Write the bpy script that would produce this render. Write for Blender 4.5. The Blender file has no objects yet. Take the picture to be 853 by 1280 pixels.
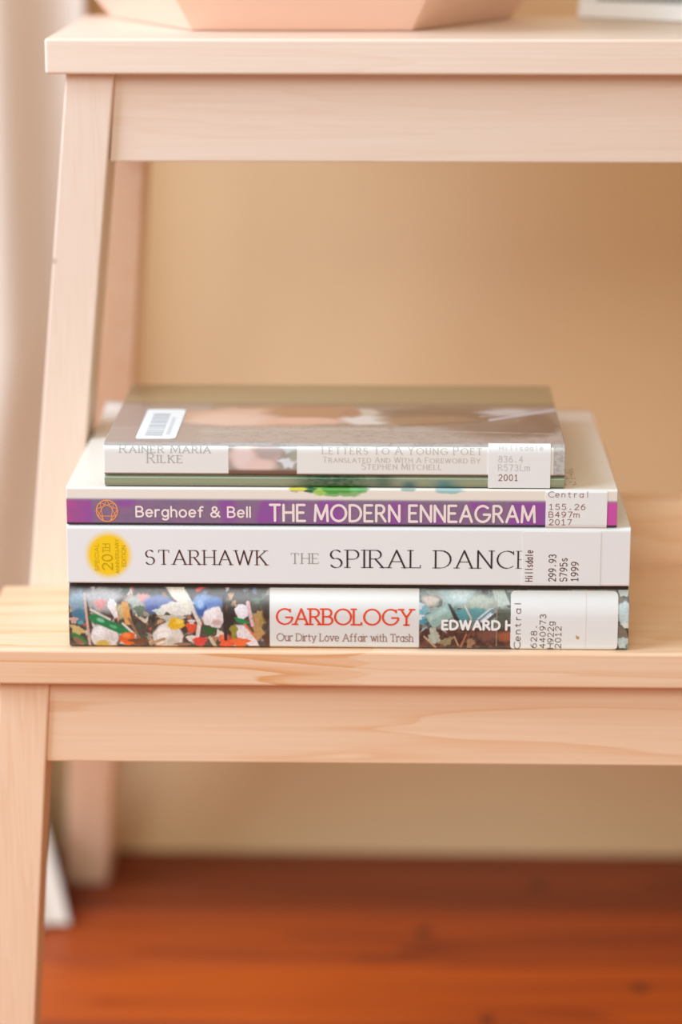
import bpy, bmesh, math, random
import numpy as np
from mathutils import Vector, Matrix

random.seed(7); rng = np.random.RandomState(7)
SC = bpy.context.scene
COL = SC.collection

def lin(r, g, b, k=1.0):
    def f(c):
        c = c / 255.0
        return (c / 12.92 if c <= 0.04045 else ((c + 0.055) / 1.055) ** 2.4) * k
    return (f(r), f(g), f(b))

# ------------------------------------------------------------------ camera
cam_d = bpy.data.cameras.new('camera'); cam = bpy.data.objects.new('camera', cam_d); COL.objects.link(cam)
cam_d.sensor_fit = 'VERTICAL'; cam_d.sensor_height = 36.0
cam_d.lens = 3200.0 * 36.0 / 1280.0
CAM = Vector((0.1372, -1.0185, 0.3259))
rx = Vector((0.9997532, 0.0222140, 0.0)); ry = Vector((-0.0056275, 0.2532699, 0.9673793)); rz = Vector((0.0214894, -0.9671406, 0.2533325))
M = Matrix((rx, ry, rz)).transposed().to_4x4(); M.translation = CAM
cam.matrix_world = M
cam_d.clip_start = 0.05
cam_d.dof.use_dof = True
cam_d.dof.focus_distance = 1.052
cam_d.dof.aperture_fstop = 2.9
cam_d.dof.aperture_blades = 7
SC.camera = cam

# ------------------------------------------------------------------ world, lights, exposure
w = bpy.data.worlds.new('world'); SC.world = w; w.use_nodes = True
bg = w.node_tree.nodes['Background']
bg.inputs[0].default_value = (1.0, 0.89, 0.68, 1); bg.inputs[1].default_value = 0.66

def area(name, loc, target, size, sizey, power, color):
    d = bpy.data.lights.new(name, 'AREA'); d.shape = 'RECTANGLE'; d.size = size; d.size_y = sizey
    d.energy = power; d.color = color
    o = bpy.data.objects.new(name, d); COL.objects.link(o)
    o.location = loc
    o.rotation_euler = (Vector(target) - Vector(loc)).to_track_quat('-Z', 'Y').to_euler()
    return o
# tall window to the left of the stool, a second softer window behind the photographer
area('window_light_left', (-0.95, -0.35, 0.85), (0.05, 0.08, 0.05), 0.8, 1.1, 25.0, (0.74, 0.98, 1.36))
area('window_light_behind', (-0.35, -2.5, 1.5), (0.12, 0.1, 0.05), 1.2, 1.1, 33.0, (0.92, 1.03, 1.12))

vs = SC.view_settings
vs.view_transform = 'Standard'; vs.look = 'None'; vs.gamma = 1.0; vs.use_curve_mapping = False
vs.exposure = -0.20

# ------------------------------------------------------------------ helpers
def link(name, me, mats=None, parent=None, smooth=False):
    o = bpy.data.objects.new(name, me); COL.objects.link(o)
    if mats is not None:
        for m in (mats if isinstance(mats, (list, tuple)) else [mats]): me.materials.append(m)
    if parent is not None: o.parent = parent
    if smooth:
        me.polygons.foreach_set('use_smooth', [True] * len(me.polygons))
    return o

def empty(name, loc, label, cat, group=None):
    o = bpy.data.objects.new(name, None); COL.objects.link(o); o.location = loc
    o.empty_display_size = 0.02
    tag(o, label, cat, group); return o

def tag(o, label, cat, group=None):
    o['label'] = label; o['category'] = cat
    if group: o['group'] = group
    return o

def structure(o):
    o['kind'] = 'structure'; return o

def place_child(o, parent):
    """parent while keeping world coordinates of mesh data authored in world space"""
    o.parent = parent
    o.matrix_parent_inverse = Matrix.Translation(-parent.location)
    return o

def hexa(name, c8, mat, parent=None, bev=0.0008, seg=2):
    """8 corners: bottom ring (4, ccw seen from above) then top ring"""
    bm = bmesh.new()
    vs_ = [bm.verts.new(c) for c in c8]
    for f in ((3, 2, 1, 0), (4, 5, 6, 7), (0, 1, 5, 4), (1, 2, 6, 5), (2, 3, 7, 6), (3, 0, 4, 7)):
        bm.faces.new([vs_[i] for i in f])
    if bev > 0:
        bmesh.ops.bevel(bm, geom=bm.edges[:], offset=bev, segments=seg, profile=0.5, affect='EDGES', clamp_overlap=True)
    bmesh.ops.recalc_face_normals(bm, faces=bm.faces[:])
    me = bpy.data.meshes.new(name); bm.to_mesh(me); bm.free()
    o = link(name, me, mat)
    if parent is not None: place_child(o, parent)
    return o

def box(name, x0, x1, y0, y1, z0, z1, mat, parent=None, bev=0.0008, seg=2):
    return hexa(name, [(x0, y0, z0), (x1, y0, z0), (x1, y1, z0), (x0, y1, z0),
                       (x0, y0, z1), (x1, y0, z1), (x1, y1, z1), (x0, y1, z1)], mat, parent, bev, seg)

def prism(name, poly, z0, z1, mat, parent=None, bev=0.001, seg=2):
    bm = bmesh.new()
    a = [bm.verts.new((x, y, z0)) for x, y in poly]; b = [bm.verts.new((x, y, z1)) for x, y in poly]
    n = len(poly)
    bm.faces.new(a[::-1]); bm.faces.new(b)
    for i in range(n): bm.faces.new((a[i], a[(i + 1) % n], b[(i + 1) % n], b[i]))
    if bev > 0:
        bmesh.ops.bevel(bm, geom=bm.edges[:], offset=bev, segments=seg, profile=0.5, affect='EDGES')
    bmesh.ops.recalc_face_normals(bm, faces=bm.faces[:])
    me = bpy.data.meshes.new(name); bm.to_mesh(me); bm.free()
    o = link(name, me, mat)
    if parent is not None: place_child(o, parent)
    return o

# ------------------------------------------------------------------ materials
def new_mat(name):
    m = bpy.data.materials.new(name); m.use_nodes = True
    return m, m.node_tree.nodes, m.node_tree.links, m.node_tree.nodes['Principled BSDF']

def plain(name, rgb, rough=0.6, coat=0.0, coat_rough=0.2, var=0.04, scale=60, bump=0.0, spec=0.4):
    m, N, L, P = new_mat(name)
    tc = N.new('ShaderNodeTexCoord'); no = N.new('ShaderNodeTexNoise'); no.inputs['Scale'].default_value = scale
    no.inputs['Detail'].default_value = 4
    L.new(tc.outputs['Object'], no.inputs['Vector'])
    mr = N.new('ShaderNodeMapRange'); mr.inputs[3].default_value = 1 - var; mr.inputs[4].default_value = 1 + var
    L.new(no.outputs[0], mr.inputs[0])
    mx = N.new('ShaderNodeMix'); mx.data_type = 'RGBA'; mx.blend_type = 'MULTIPLY'; mx.inputs[0].default_value = 1
    mx.inputs[6].default_value = (*rgb, 1); L.new(mr.outputs[0], mx.inputs[7])
    L.new(mx.outputs[2], P.inputs['Base Color'])
    P.inputs['Roughness'].default_value = rough; P.inputs['Specular IOR Level'].default_value = spec
    P.inputs['Coat Weight'].default_value = coat; P.inputs['Coat Roughness'].default_value = coat_rough
    if bump:
        b = N.new('ShaderNodeBump'); b.inputs['Strength'].default_value = bump; b.inputs['Distance'].default_value = 0.001
        L.new(no.outputs[0], b.inputs['Height']); L.new(b.outputs[0], P.inputs['Normal'])
    return m

def printed(name, rough=0.5, coat=0.0, coat_rough=0.15, spec=0.4, grain=0.0):
    """paper printed with the artwork held in the mesh's colour attribute"""
    m, N, L, P = new_mat(name)
    a = N.new('ShaderNodeAttribute'); a.attribute_name = 'artwork'
    L.new(a.outputs['Color'], P.inputs['Base Color'])
    P.inputs['Roughness'].default_value = rough; P.inputs['Specular IOR Level'].default_value = spec
    P.inputs['Coat Weight'].default_value = coat; P.inputs['Coat Roughness'].default_value = coat_rough
    if grain:
        tc = N.new('ShaderNodeTexCoord'); no = N.new('ShaderNodeTexNoise'); no.inputs['Scale'].default_value = 90
        L.new(tc.outputs['Object'], no.inputs['Vector'])
        b = N.new('ShaderNodeBump'); b.inputs['Strength'].default_value = grain; b.inputs['Distance'].default_value = 0.001
        L.new(no.outputs[0], b.inputs['Height'])
        L.new(b.outputs[0], P.inputs['Coat Normal'])
    return m

def wood(name, c1, c2, axis=0, scale=1.0, rough=0.45, ring=0.35, spec=0.5, knots=None, seed=0.0, dark=None, heart=None):
    m, N, L, P = new_mat(name)
    tc = N.new('ShaderNodeTexCoord'); mp = N.new('ShaderNodeMapping')
    s = [26.0, 26.0, 26.0]; s[axis] = 1.6
    mp.inputs['Scale'].default_value = [v * scale for v in s]
    mp.inputs['Location'].default_value = (seed, seed * 1.7, seed * 2.3)
    L.new(tc.outputs['Object'], mp.inputs['Vector'])
    n1 = N.new('ShaderNodeTexNoise'); n1.inputs['Scale'].default_value = 1.6; n1.inputs['Detail'].default_value = 3; n1.inputs['Distortion'].default_value = 0.3
    L.new(mp.outputs[0], n1.inputs['Vector'])
    # rings: fractional contour lines of the stretched noise = cathedral figure
    mu = N.new('ShaderNodeMath'); mu.operation = 'MULTIPLY'; mu.inputs[1].default_value = 7.0
    L.new(n1.outputs[0], mu.inputs[0])
    fr = N.new('ShaderNodeMath'); fr.operation = 'FRACT'; L.new(mu.outputs[0], fr.inputs[0])
    rp = N.new('ShaderNodeValToRGB')
    e = rp.color_ramp.elements; e[0].position = 0.0; e[0].color = (0, 0, 0, 1); e[1].position = 0.72; e[1].color = (0.35, 0.35, 0.35, 1)
    x = e.new(0.95); x.color = (1, 1, 1, 1); x = e.new(1.0); x.color = (0, 0, 0, 1)
    L.new(fr.outputs[0], rp.inputs[0])
    mp2 = N.new('ShaderNodeMapping'); s2 = [700.0, 700.0, 700.0]; s2[axis] = 12.0
    mp2.inputs['Scale'].default_value = [v * scale for v in s2]
    L.new(tc.outputs['Object'], mp2.inputs['Vector'])
    n2 = N.new('ShaderNodeTexNoise'); n2.inputs['Scale'].default_value = 1.0; n2.inputs['Detail'].default_value = 4
    L.new(mp2.outputs[0], n2.inputs['Vector'])
    m1 = N.new('ShaderNodeMath'); m1.operation = 'MULTIPLY'; m1.inputs[1].default_value = ring; L.new(rp.outputs[0], m1.inputs[0])
    m2 = N.new('ShaderNodeMath'); m2.operation = 'MULTIPLY'; m2.inputs[1].default_value = 0.45; L.new(n2.outputs[0], m2.inputs[0])
    ad = N.new('ShaderNodeMath'); ad.operation = 'ADD'; L.new(m1.outputs[0], ad.inputs[0]); L.new(m2.outputs[0], ad.inputs[1])
    if heart is not None:      # one glued stave with strong heartwood figure, ending in a finger joint
        sp = N.new('ShaderNodeSeparateXYZ'); L.new(tc.outputs['Object'], sp.inputs[0])
        zg = N.new('ShaderNodeMath'); zg.operation = 'MULTIPLY'; zg.inputs[1].default_value = 200.0; L.new(sp.outputs[2], zg.inputs[0])
        zf = N.new('ShaderNodeMath'); zf.operation = 'PINGPONG'; zf.inputs[1].default_value = 0.5; L.new(zg.outputs[0], zf.inputs[0])
        zs = N.new('ShaderNodeMath'); zs.operation = 'MULTIPLY'; zs.inputs[1].default_value = 0.022; L.new(zf.outputs[0], zs.inputs[0])
        xs = N.new('ShaderNodeMath'); xs.operation = 'ADD'; L.new(sp.outputs[0], xs.inputs[0]); L.new(zs.outputs[0], xs.inputs[1])
        lt = N.new('ShaderNodeMath'); lt.operation = 'LESS_THAN'; lt.inputs[1].default_value = heart; L.new(xs.outputs[0], lt.inputs[0])
        hb = N.new('ShaderNodeMath'); hb.operation = 'MULTIPLY_ADD'; hb.inputs[1].default_value = 0.42; hb.inputs[2].default_value = 0.0; L.new(rp.outputs[0], hb.inputs[0])
        hc = N.new('ShaderNodeMath'); hc.operation = 'ADD'; hc.inputs[1].default_value = 0.10; L.new(hb.outputs[0], hc.inputs[0])
        hd = N.new('ShaderNodeMath'); hd.operation = 'MULTIPLY'; L.new(hc.outputs[0], hd.inputs[0]); L.new(lt.outputs[0], hd.inputs[1])
        a2 = N.new('ShaderNodeMath'); a2.operation = 'ADD'; L.new(ad.outputs[0], a2.inputs[0]); L.new(hd.outputs[0], a2.inputs[1]); ad = a2
    mx = N.new('ShaderNodeMix'); mx.data_type = 'RGBA'; mx.inputs[6].default_value = (*c1, 1); mx.inputs[7].default_value = (*c2, 1)
    L.new(ad.outputs[0], mx.inputs[0])
    last = mx.outputs[2]
    if knots:
        for (kx, ky, kz, kr) in knots:
            g = N.new('ShaderNodeVectorMath'); g.operation = 'DISTANCE'
            g.inputs[1].default_value = (kx, ky, kz)
            L.new(tc.outputs['Object'], g.inputs[0])
            r = N.new('ShaderNodeMapRange'); r.inputs[1].default_value = kr * 0.3; r.inputs[2].default_value = kr; r.inputs[3].default_value = 0.8; r.inputs[4].default_value = 0.0
            L.new(g.outputs['Value'], r.inputs[0])
            mm = N.new('ShaderNodeMix'); mm.data_type = 'RGBA'; L.new(r.outputs[0], mm.inputs[0]); L.new(last, mm.inputs[6]); mm.inputs[7].default_value = (*(dark or (0.05, 0.02, 0.01)), 1)
            last = mm.outputs[2]
    L.new(last, P.inputs['Base Color'])
    P.inputs['Roughness'].default_value = rough; P.inputs['Specular IOR Level'].default_value = spec
    b = N.new('ShaderNodeBump'); b.inputs['Strength'].default_value = 0.12; b.inputs['Distance'].default_value = 0.0006
    L.new(n2.outputs[0], b.inputs['Height']); L.new(b.outputs[0], P.inputs['Normal'])
    return m

BIRCH1 = lin(250, 218, 184); BIRCH2 = lin(228, 165, 106)
PALE1 = lin(242, 222, 200); PALE2 = lin(228, 184, 148)  # upper boards: board variation plus the whiter light there, put into the colour
wood_x = wood('birch_grain_lengthways', BIRCH1, BIRCH2, axis=0, ring=0.30, seed=0.3, heart=0.128)
wood_xp = wood('pale_lit_birch_lengthways', PALE1, PALE2, axis=0, ring=0.16, seed=1.3)
wood_zp = wood('pale_lit_birch_upright', PALE1, PALE2, axis=2, ring=0.10, seed=6.2, knots=[(-0.0120, 0.0830, 0.1497, 0.0022)], dark=lin(120, 84, 56))
wood_x2 = wood('birch_grain_lengthways_figured', BIRCH1, BIRCH2, axis=0, ring=0.34, scale=0.8, seed=2.1)
wood_z = wood('birch_grain_upright', BIRCH1, BIRCH2, axis=2, ring=0.14, seed=4.2)
wall_m = plain('wall_paint', lin(238, 203, 152), rough=0.9, var=0.02, scale=8, spec=0.2)
curtain_m = plain('curtain_cloth', lin(228, 212, 192), rough=0.95, var=0.02, scale=30, spec=0.1)
FL1 = lin(198, 92, 20); FL2 = lin(112, 40, 14)

# ------------------------------------------------------------------ setting
ZF = -0.2537; YW = 0.395
floor = structure(box('floor', -1.6, 1.8, -3.0, YW + 0.02, ZF - 0.03, ZF - 0.008, plain('sub_floor', lin(40, 24, 14), rough=0.9), bev=0))
seam = 0.3795; pw = 0.069; yb = YW + 0.012
def floor_mat(n, c1, c2, seed, k):
    return wood('floor_pine_' + n, lin(*c1), lin(*c2), axis=0, scale=0.5, ring=0.65, rough=0.45, spec=0.35, seed=seed, knots=k, dark=lin(50, 22, 12))
floor_mats = [floor_mat('golden', (208, 94, 14), (150, 54, 14), 1.0, [(.266, .216, ZF, .007), (.185, .178, ZF, .006)]),
              floor_mat('dark', (146, 60, 20), (84, 30, 12), 3.0, [(.22, .35, ZF, .008)]),
              floor_mat('russet', (186, 80, 22), (118, 42, 14), 5.5, [(.1538, .2846, ZF, .007)])]
edges = [yb] + [seam - i * pw for i in range(0, 48)]
for i in range(len(edges) - 1):
    y1, y0 = edges[i], edges[i + 1]
    cut = [-1.6, -0.55 + 0.9 * ((i * 0.37) % 0.4), 0.75 + 0.5 * ((i * 0.61) % 0.8), 1.8]
    if i < 4: cut = [-1.6, -0.45 - 0.11 * i, 0.9 + 0.07 * i, 1.8]
    for a, b in zip(cut[:-1], cut[1:]):
        place_child(box('plank', a + 0.0004, b - 0.0004, y0 + 0.0005, y1 - 0.0005, ZF - 0.008, ZF, floor_mats[(1, 1, 2, 0, 2)[i % 5]], None, bev=0.0006, seg=1), floor)  # tones vary by plank, ordered darker to the wall in place of shade

structure(box('wall_back', -1.6, 1.8, YW, YW + 0.06, ZF + 0.001, 2.2, wall_m, bev=0))

# ------------------------------------------------------------------ curtain to the left of the stool
def curtain():
    nu, nv = 220, 90
    co = []; 
    z0, z1 = ZF + 0.0025, 1.95
    for j in range(nv):
        t = j / (nv - 1); z = z0 + (z1 - z0) * (t ** 1.7)
        hgt = z - z0
        # right hem line
        xr = -0.030 - 0.022 * min(1, max(0, (0.05 - z) / 0.13)) - 0.016 * min(1, max(0, (-0.08 - z) / 0.10))
        if z < -0.19: xr += 0.027 * ((-0.19 - z) / 0.0615) ** 0.9
        fl = max(0.0, 1 - hgt / 0.16)
        for i in range(nu):
            s = i / (nu - 1)
            x = xr - 1.0 * s ** 1.05
            fold = math.sin(s * 74 + 1.2 * math.sin(s * 11)) * 0.012 + math.sin(s * 31 + 0.7) * 0.006
            y = 0.352 + fold * (0.55 + 0.45 * fl) - 0.118 * fl ** 1.5 * (1 - 0.25 * s) + 0.034 * max(0, 1 - s / 0.05) * fl ** 0.5 + 0.012 * max(0, 1 - s / 0.05)
            co.append((x, y, z))
    fc = [(j * nu + i, j * nu + i + 1, (j + 1) * nu + i + 1, (j + 1) * nu + i) for j in range(nv - 1) for i in range(nu - 1)]
    me = bpy.data.meshes.new('curtain'); me.from_pydata(co, [], fc); me.update()
    o = link('curtain', me, curtain_m, smooth=True)
    md = o.modifiers.new('thick', 'SOLIDIFY'); md.thickness = 0.0012; md.offset = 0
    tag(o, 'pale cream curtain hanging to the floor left of the wooden stool', 'curtain')
curtain()

# ------------------------------------------------------------------ step stool
stool = empty('step_stool', (0.165, 0.15, ZF), 'pale unfinished birch step stool with two treads and splayed legs', 'step stool')
CX = 0.165
mirror = lambda x: 2 * CX - x
LT = 0.0155                      # tread thickness
# lower tread: notched round the tall front legs
low = prism('tread', [(-0.0402, -0.0035), (mirror(-0.0402), -0.0035), (mirror(-0.0402), 0.0905), (mirror(0.0005), 0.0905),
              (mirror(0.0005), 0.1292), (0.0005, 0.1292), (0.0005, 0.0905), (-0.0402, 0.0905)], -LT, 0.0, wood_x, stool, bev=0.0012, seg=3)
low['label'] = 'lower tread that carries the stack of books'
UZ = 0.2459
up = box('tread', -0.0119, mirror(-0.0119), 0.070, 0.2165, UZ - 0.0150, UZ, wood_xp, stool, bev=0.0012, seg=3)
up['label'] = 'upper tread under the peach planter'

def leg(xl_t, xl_b, w, zt, zb, yt, yb_, d, flip, wb=None, mat=None):
    wb = wb or w
    c = []
    for (x, y, z, ww) in ((xl_b, yb_, zb, wb), (xl_t, yt, zt, w)):
        xs = (x, x + ww)
        if flip: xs = (mirror(x + ww), mirror(x))
        c += [(xs[0], y, z), (xs[1], y, z), (xs[1], y + d, z), (xs[0], y + d, z)]
    return hexa('leg', c, mat or wood_z, stool, bev=0.0009)
for flip in (False, True):
    # short front legs under the lower tread
    leg(-0.0293, -0.0450, 0.0210, -LT, ZF, 0.0030, -0.006, 0.022, flip)
    # middle legs from the upper tread down to the side rails of the lower one
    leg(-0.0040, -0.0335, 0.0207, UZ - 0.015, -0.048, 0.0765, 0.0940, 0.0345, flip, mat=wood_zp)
    # splayed back legs
    leg(0.0005, -0.0525, 0.0225, UZ - 0.015, ZF, 0.1720, 0.3475, 0.0370, flip, wb=0.0245)
    # side rails tying the legs together at the lower tread
    xs = (-0.0262, -0.0112) if not flip else (mirror(-0.0112), mirror(-0.0262))
    r_ = box('side_rail', xs[0], xs[1], 0.028, 0.100, -0.050, -LT, wood_x, stool)
    r_.location = (0, 0, 0)
    xs = (-0.022, -0.009) if not flip else (mirror(-0.009), mirror(-0.022))
    box('side_rail', xs[0], xs[1], 0.112, 0.262, -0.046, -0.016, wood_x, stool)
    xs = (0.001, 0.0145) if not flip else (mirror(0.0145), mirror(0.001))
    box('side_rail', xs[0], xs[1], 0.106, 0.184, UZ - 0.053, UZ - 0.0152, wood_x, stool)
# aprons
def trap(name, zt, zb, xt, xb, yt, yb_, d, mat):
    c = []
    for (x, y, z) in ((xb, yb_, zb), (xt, yt, zt)):
        c += [(x, y, z), (mirror(x), y, z), (mirror(x), y + d, z), (x, y + d, z)]
    return hexa(name, c, mat, stool, bev=0.0007)
trap('apron', -LT, -0.0520, -0.0088, -0.0108, 0.0052, 0.0034, 0.018, wood_x2)
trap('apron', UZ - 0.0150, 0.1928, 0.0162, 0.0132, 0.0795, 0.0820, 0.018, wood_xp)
trap('back_rail', 0.0310, -0.0004, -0.0052, -0.0082, 0.1295, 0.1295, 0.016, wood_x2)
trap('back_rail', UZ - 0.0150, 0.195, 0.0205, 0.0165, 0.185, 0.197, 0.016, wood_x)

# ------------------------------------------------------------------ lettering engine (drawn letters, no font files)
def arc(cx, cy, rx_, ry_, a0, a1, n=None):
    n = n or max(4, int(abs(a1 - a0) / 20))
    return [(cx + rx_ * math.cos(math.radians(a0 + (a1 - a0) * i / n)), cy + ry_ * math.sin(math.radians(a0 + (a1 - a0) * i / n))) for i in range(n + 1)]
X = 0.70
G = {
 'A': [[(0, 0), (.39, 1), (.78, 0)], [(.14, .35), (.64, .35)]],
 'B': [[(0, 0), (0, 1), (.28, 1)] + arc(.28, .76, .24, .24, 90, -90) + [(0, .52)], [(.28, .52)] + arc(.30, .26, .28, .26, 90, -90) + [(0, 0)]],
 'C': [arc(.48, .5, .48, .5, 48, 312)],
 'D': [[(0, 0), (0, 1), (.26, 1)] + arc(.26, .5, .50, .5, 90, -90) + [(0, 0)]],
 'E': [[(.50, 1), (0, 1), (0, 0), (.53, 0)], [(0, .52), (.43, .52)]],
 'F': [[(.50, 1), (0, 1), (0, 0)], [(0, .50), (.42, .50)]],
 'G': [arc(.49, .5, .49, .5, 48, 340) + [(.96, .46), (.56, .46)]],
 'H': [[(0, 0), (0, 1)], [(.66, 0), (.66, 1)], [(0, .52), (.66, .52)]],
 'I': [[(0, 0), (0, 1)]],
 'J': [[(.36, 1), (.36, .22)] + arc(.18, .22, .18, .22, 0, -160)],
 'K': [[(0, 0), (0, 1)], [(.56, 1), (.02, .46)], [(.18, .60), (.62, 0)]],
 'L': [[(0, 1), (0, 0), (.48, 0)]],
 'M': [[(.02, 0), (.08, 1), (.45, .12), (.82, 1), (.88, 0)]],
 'N': [[(0, 0), (0, 1), (.68, 0), (.68, 1)]],
 'O': [arc(.5, .5, .5, .5, 90, 450)],
 'P': [[(0, 0), (0, 1), (.28, 1)] + arc(.28, .74, .26, .26, 90, -90) + [(0, .48)]],
 'Q': [arc(.5, .5, .5, .5, 90, 450), [(.55, .22), (.9, -.12)]],
 'R': [[(0, 0), (0, 1), (.28, 1)] + arc(.28, .75, .25, .25, 90, -90) + [(0, .50)], [(.26, .50), (.62, 0)]],
 'S': [arc(.26, .74, .25, .26, 40, 270) [:-1] + arc(.27, .25, .27, .27, 90, -150)],
 'T': [[(0, 1), (.66, 1)], [(.33, 1), (.33, 0)]],
 'U': [[(0, 1), (0, .34)] + arc(.31, .34, .31, .34, 180, 360) + [(.62, 1)]],
 'V': [[(0, 1), (.37, 0), (.74, 1)]],
 'W': [[(0, 1), (.27, 0), (.54, 1), (.81, 0), (1.08, 1)]],
 'X': [[(0, 1), (.62, 0)], [(.62, 1), (0, 0)]],
 'Y': [[(0, 1), (.34, .48), (.68, 1)], [(.34, .48), (.34, 0)]],
 'Z': [[(0, 1), (.6, 1), (0, 0), (.62, 0)]],
 'a': [arc(.25, .34, .25, .34, 20, 340), [(.50, X), (.50, 0)]],
 'b': [[(0, 1.02), (0, 0)], arc(.25, .34, .25, .34, 160, -160)],
 'c': [arc(.27, .34, .27, .35, 50, 310)],
 'd': [arc(.25, .34, .25, .34, 20, 340), [(.50, 1.02), (.50, 0)]],
 'e': [[(.03, .36), (.53, .36)] + arc(.28, .35, .26, .35, 5, 315)],
 'f': [arc(.30, .80, .16, .22, 60, 180) + [(.14, 0)], [(0, .64), (.32, .64)]],
 'g': [arc(.25, .36, .25, .33, 20, 340), [(.50, .69), (.50, -.08)] + arc(.26, -.08, .24, .22, 0, -150)],
 'h': [[(0, 1.02), (0, 0)], [(0, .42)] + arc(.22, .45, .22, .24, 170, 0) + [(.44, 0)]],
 'i': [[(0, .68), (0, 0)], [(0, .93), (0, .96)]],
 'l': [[(0, 1.02), (0, 0)]],
 'm': [[(0, .69), (0, 0)], [(0, .44)] + arc(.18, .46, .18, .22, 170, 0) + [(.36, 0)], [(.36, .44)] + arc(.54, .46, .18, .22, 170, 0) + [(.72, 0)]],
 'n': [[(0, .69), (0, 0)], [(0, .42)] + arc(.22, .45, .22, .24, 170, 0) + [(.44, 0)]],
 'o': [arc(.28, .34, .28, .35, 90, 450)],
 'r': [[(0, .69), (0, 0)], [(0, .40)] + arc(.22, .44, .22, .25, 170, 65)],
 's': [arc(.20, .51, .19, .18, 40, 270)[:-1] + arc(.20, .17, .21, .17, 90, -150)],
 't': [[(.14, .92), (.14, .16)] + arc(.28, .16, .14, .16, 180, 300), [(0, .66), (.32, .66)]],
 'u': [[(0, .69), (0, .26)] + arc(.22, .26, .22, .26, 180, 350), [(.44, .69), (.44, 0)]],
 'v': [[(0, .69), (.25, 0), (.50, .69)]],
 'w': [[(0, .69), (.20, 0), (.38, .66), (.56, 0), (.76, .69)]],
 'y': [[(0, .69), (.26, .02)], [(.52, .69), (.20, -.18), (.06, -.30)]],
 '0': [arc(.27, .5, .27, .5, 90, 450)], '1': [[(.06, .80), (.24, 1), (.24, 0)], [(.04, 0), (.44, 0)]],
 '2': [arc(.27, .72, .26, .28, 165, -30) + [(.0, 0), (.54, 0)]],
 '3': [arc(.25, .75, .23, .25, 150, -90)[:-1] + arc(.25, .26, .26, .26, 90, -150)],
 '4': [[(.40, 0), (.40, 1), (0, .32), (.56, .32)]],
 '5': [[(.48, 1), (.08, 1), (.04, .56)] + arc(.25, .32, .27, .32, 115, -150)],
 '6': [arc(.27, .31, .26, .31, 90, 450), [(.01, .34), (.06, .66), (.22, .90), (.42, 1)]],
 '7': [[(0, 1), (.52, 1), (.18, 0)]],
 '8': [arc(.26, .76, .22, .24, 90, 450), arc(.26, .26, .27, .27, 90, 450)],
 '9': [arc(.26, .69, .26, .31, 90, 450), [(.52, .66), (.47, .34), (.31, .10), (.10, 0)]],
 '.': [[(.02, 0.05), (.12, .05)], [(.02, .1), (.12, .1)]],
 '&': [[(.74, .02), (.16, .66)] + arc(.32, .80, .18, .20, 215, -60) + [(.16, .42)] + arc(.28, .24, .26, .24, 130, 340) + [(.66, .52)]],
}

class Ink:
    """collects flat strokes in (u, v) and writes them onto a surface"""
    def __init__(s, maxlen=None): s.v = []; s.f = []; s.k = 0; s.m = maxlen
    def quad(s, p):
        n = len(s.v); s.k += 1
        s.v += [(a, b, s.k % 40) for a, b in p]; s.f.append(tuple(range(n, n + len(p))))
    def seg(s, a, b, wa, wb):
        dx, dy = b[0] - a[0], b[1] - a[1]; l = math.hypot(dx, dy)
        if l < 1e-9: return
        if s.m and l > s.m * 1.01:
            n = math.ceil(l / s.m)
            for i in range(n):
                p = (a[0] + dx * i / n, a[1] + dy * i / n); q = (a[0] + dx * (i + 1) / n, a[1] + dy * (i + 1) / n); s.k -= 1
                s.seg(p, q, wa, wb)
            return
        nx, ny = -dy / l, dx / l
        s.quad([(a[0] - nx * wa, a[1] - ny * wa), (b[0] - nx * wb, b[1] - ny * wb), (b[0] + nx * wb, b[1] + ny * wb), (a[0] + nx * wa, a[1] + ny * wa)])
    def dot(s, c, r, n=8):
        s.quad([(c[0] + r * math.cos(2 * math.pi * i / n), c[1] + r * math.sin(2 * math.pi * i / n)) for i in range(n)])
    def line(s, pts, hw):
        for a, b in zip(pts[:-1], pts[1:]): s.seg(a, b, hw, hw)
        for p in pts: s.dot(p, hw)

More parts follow.
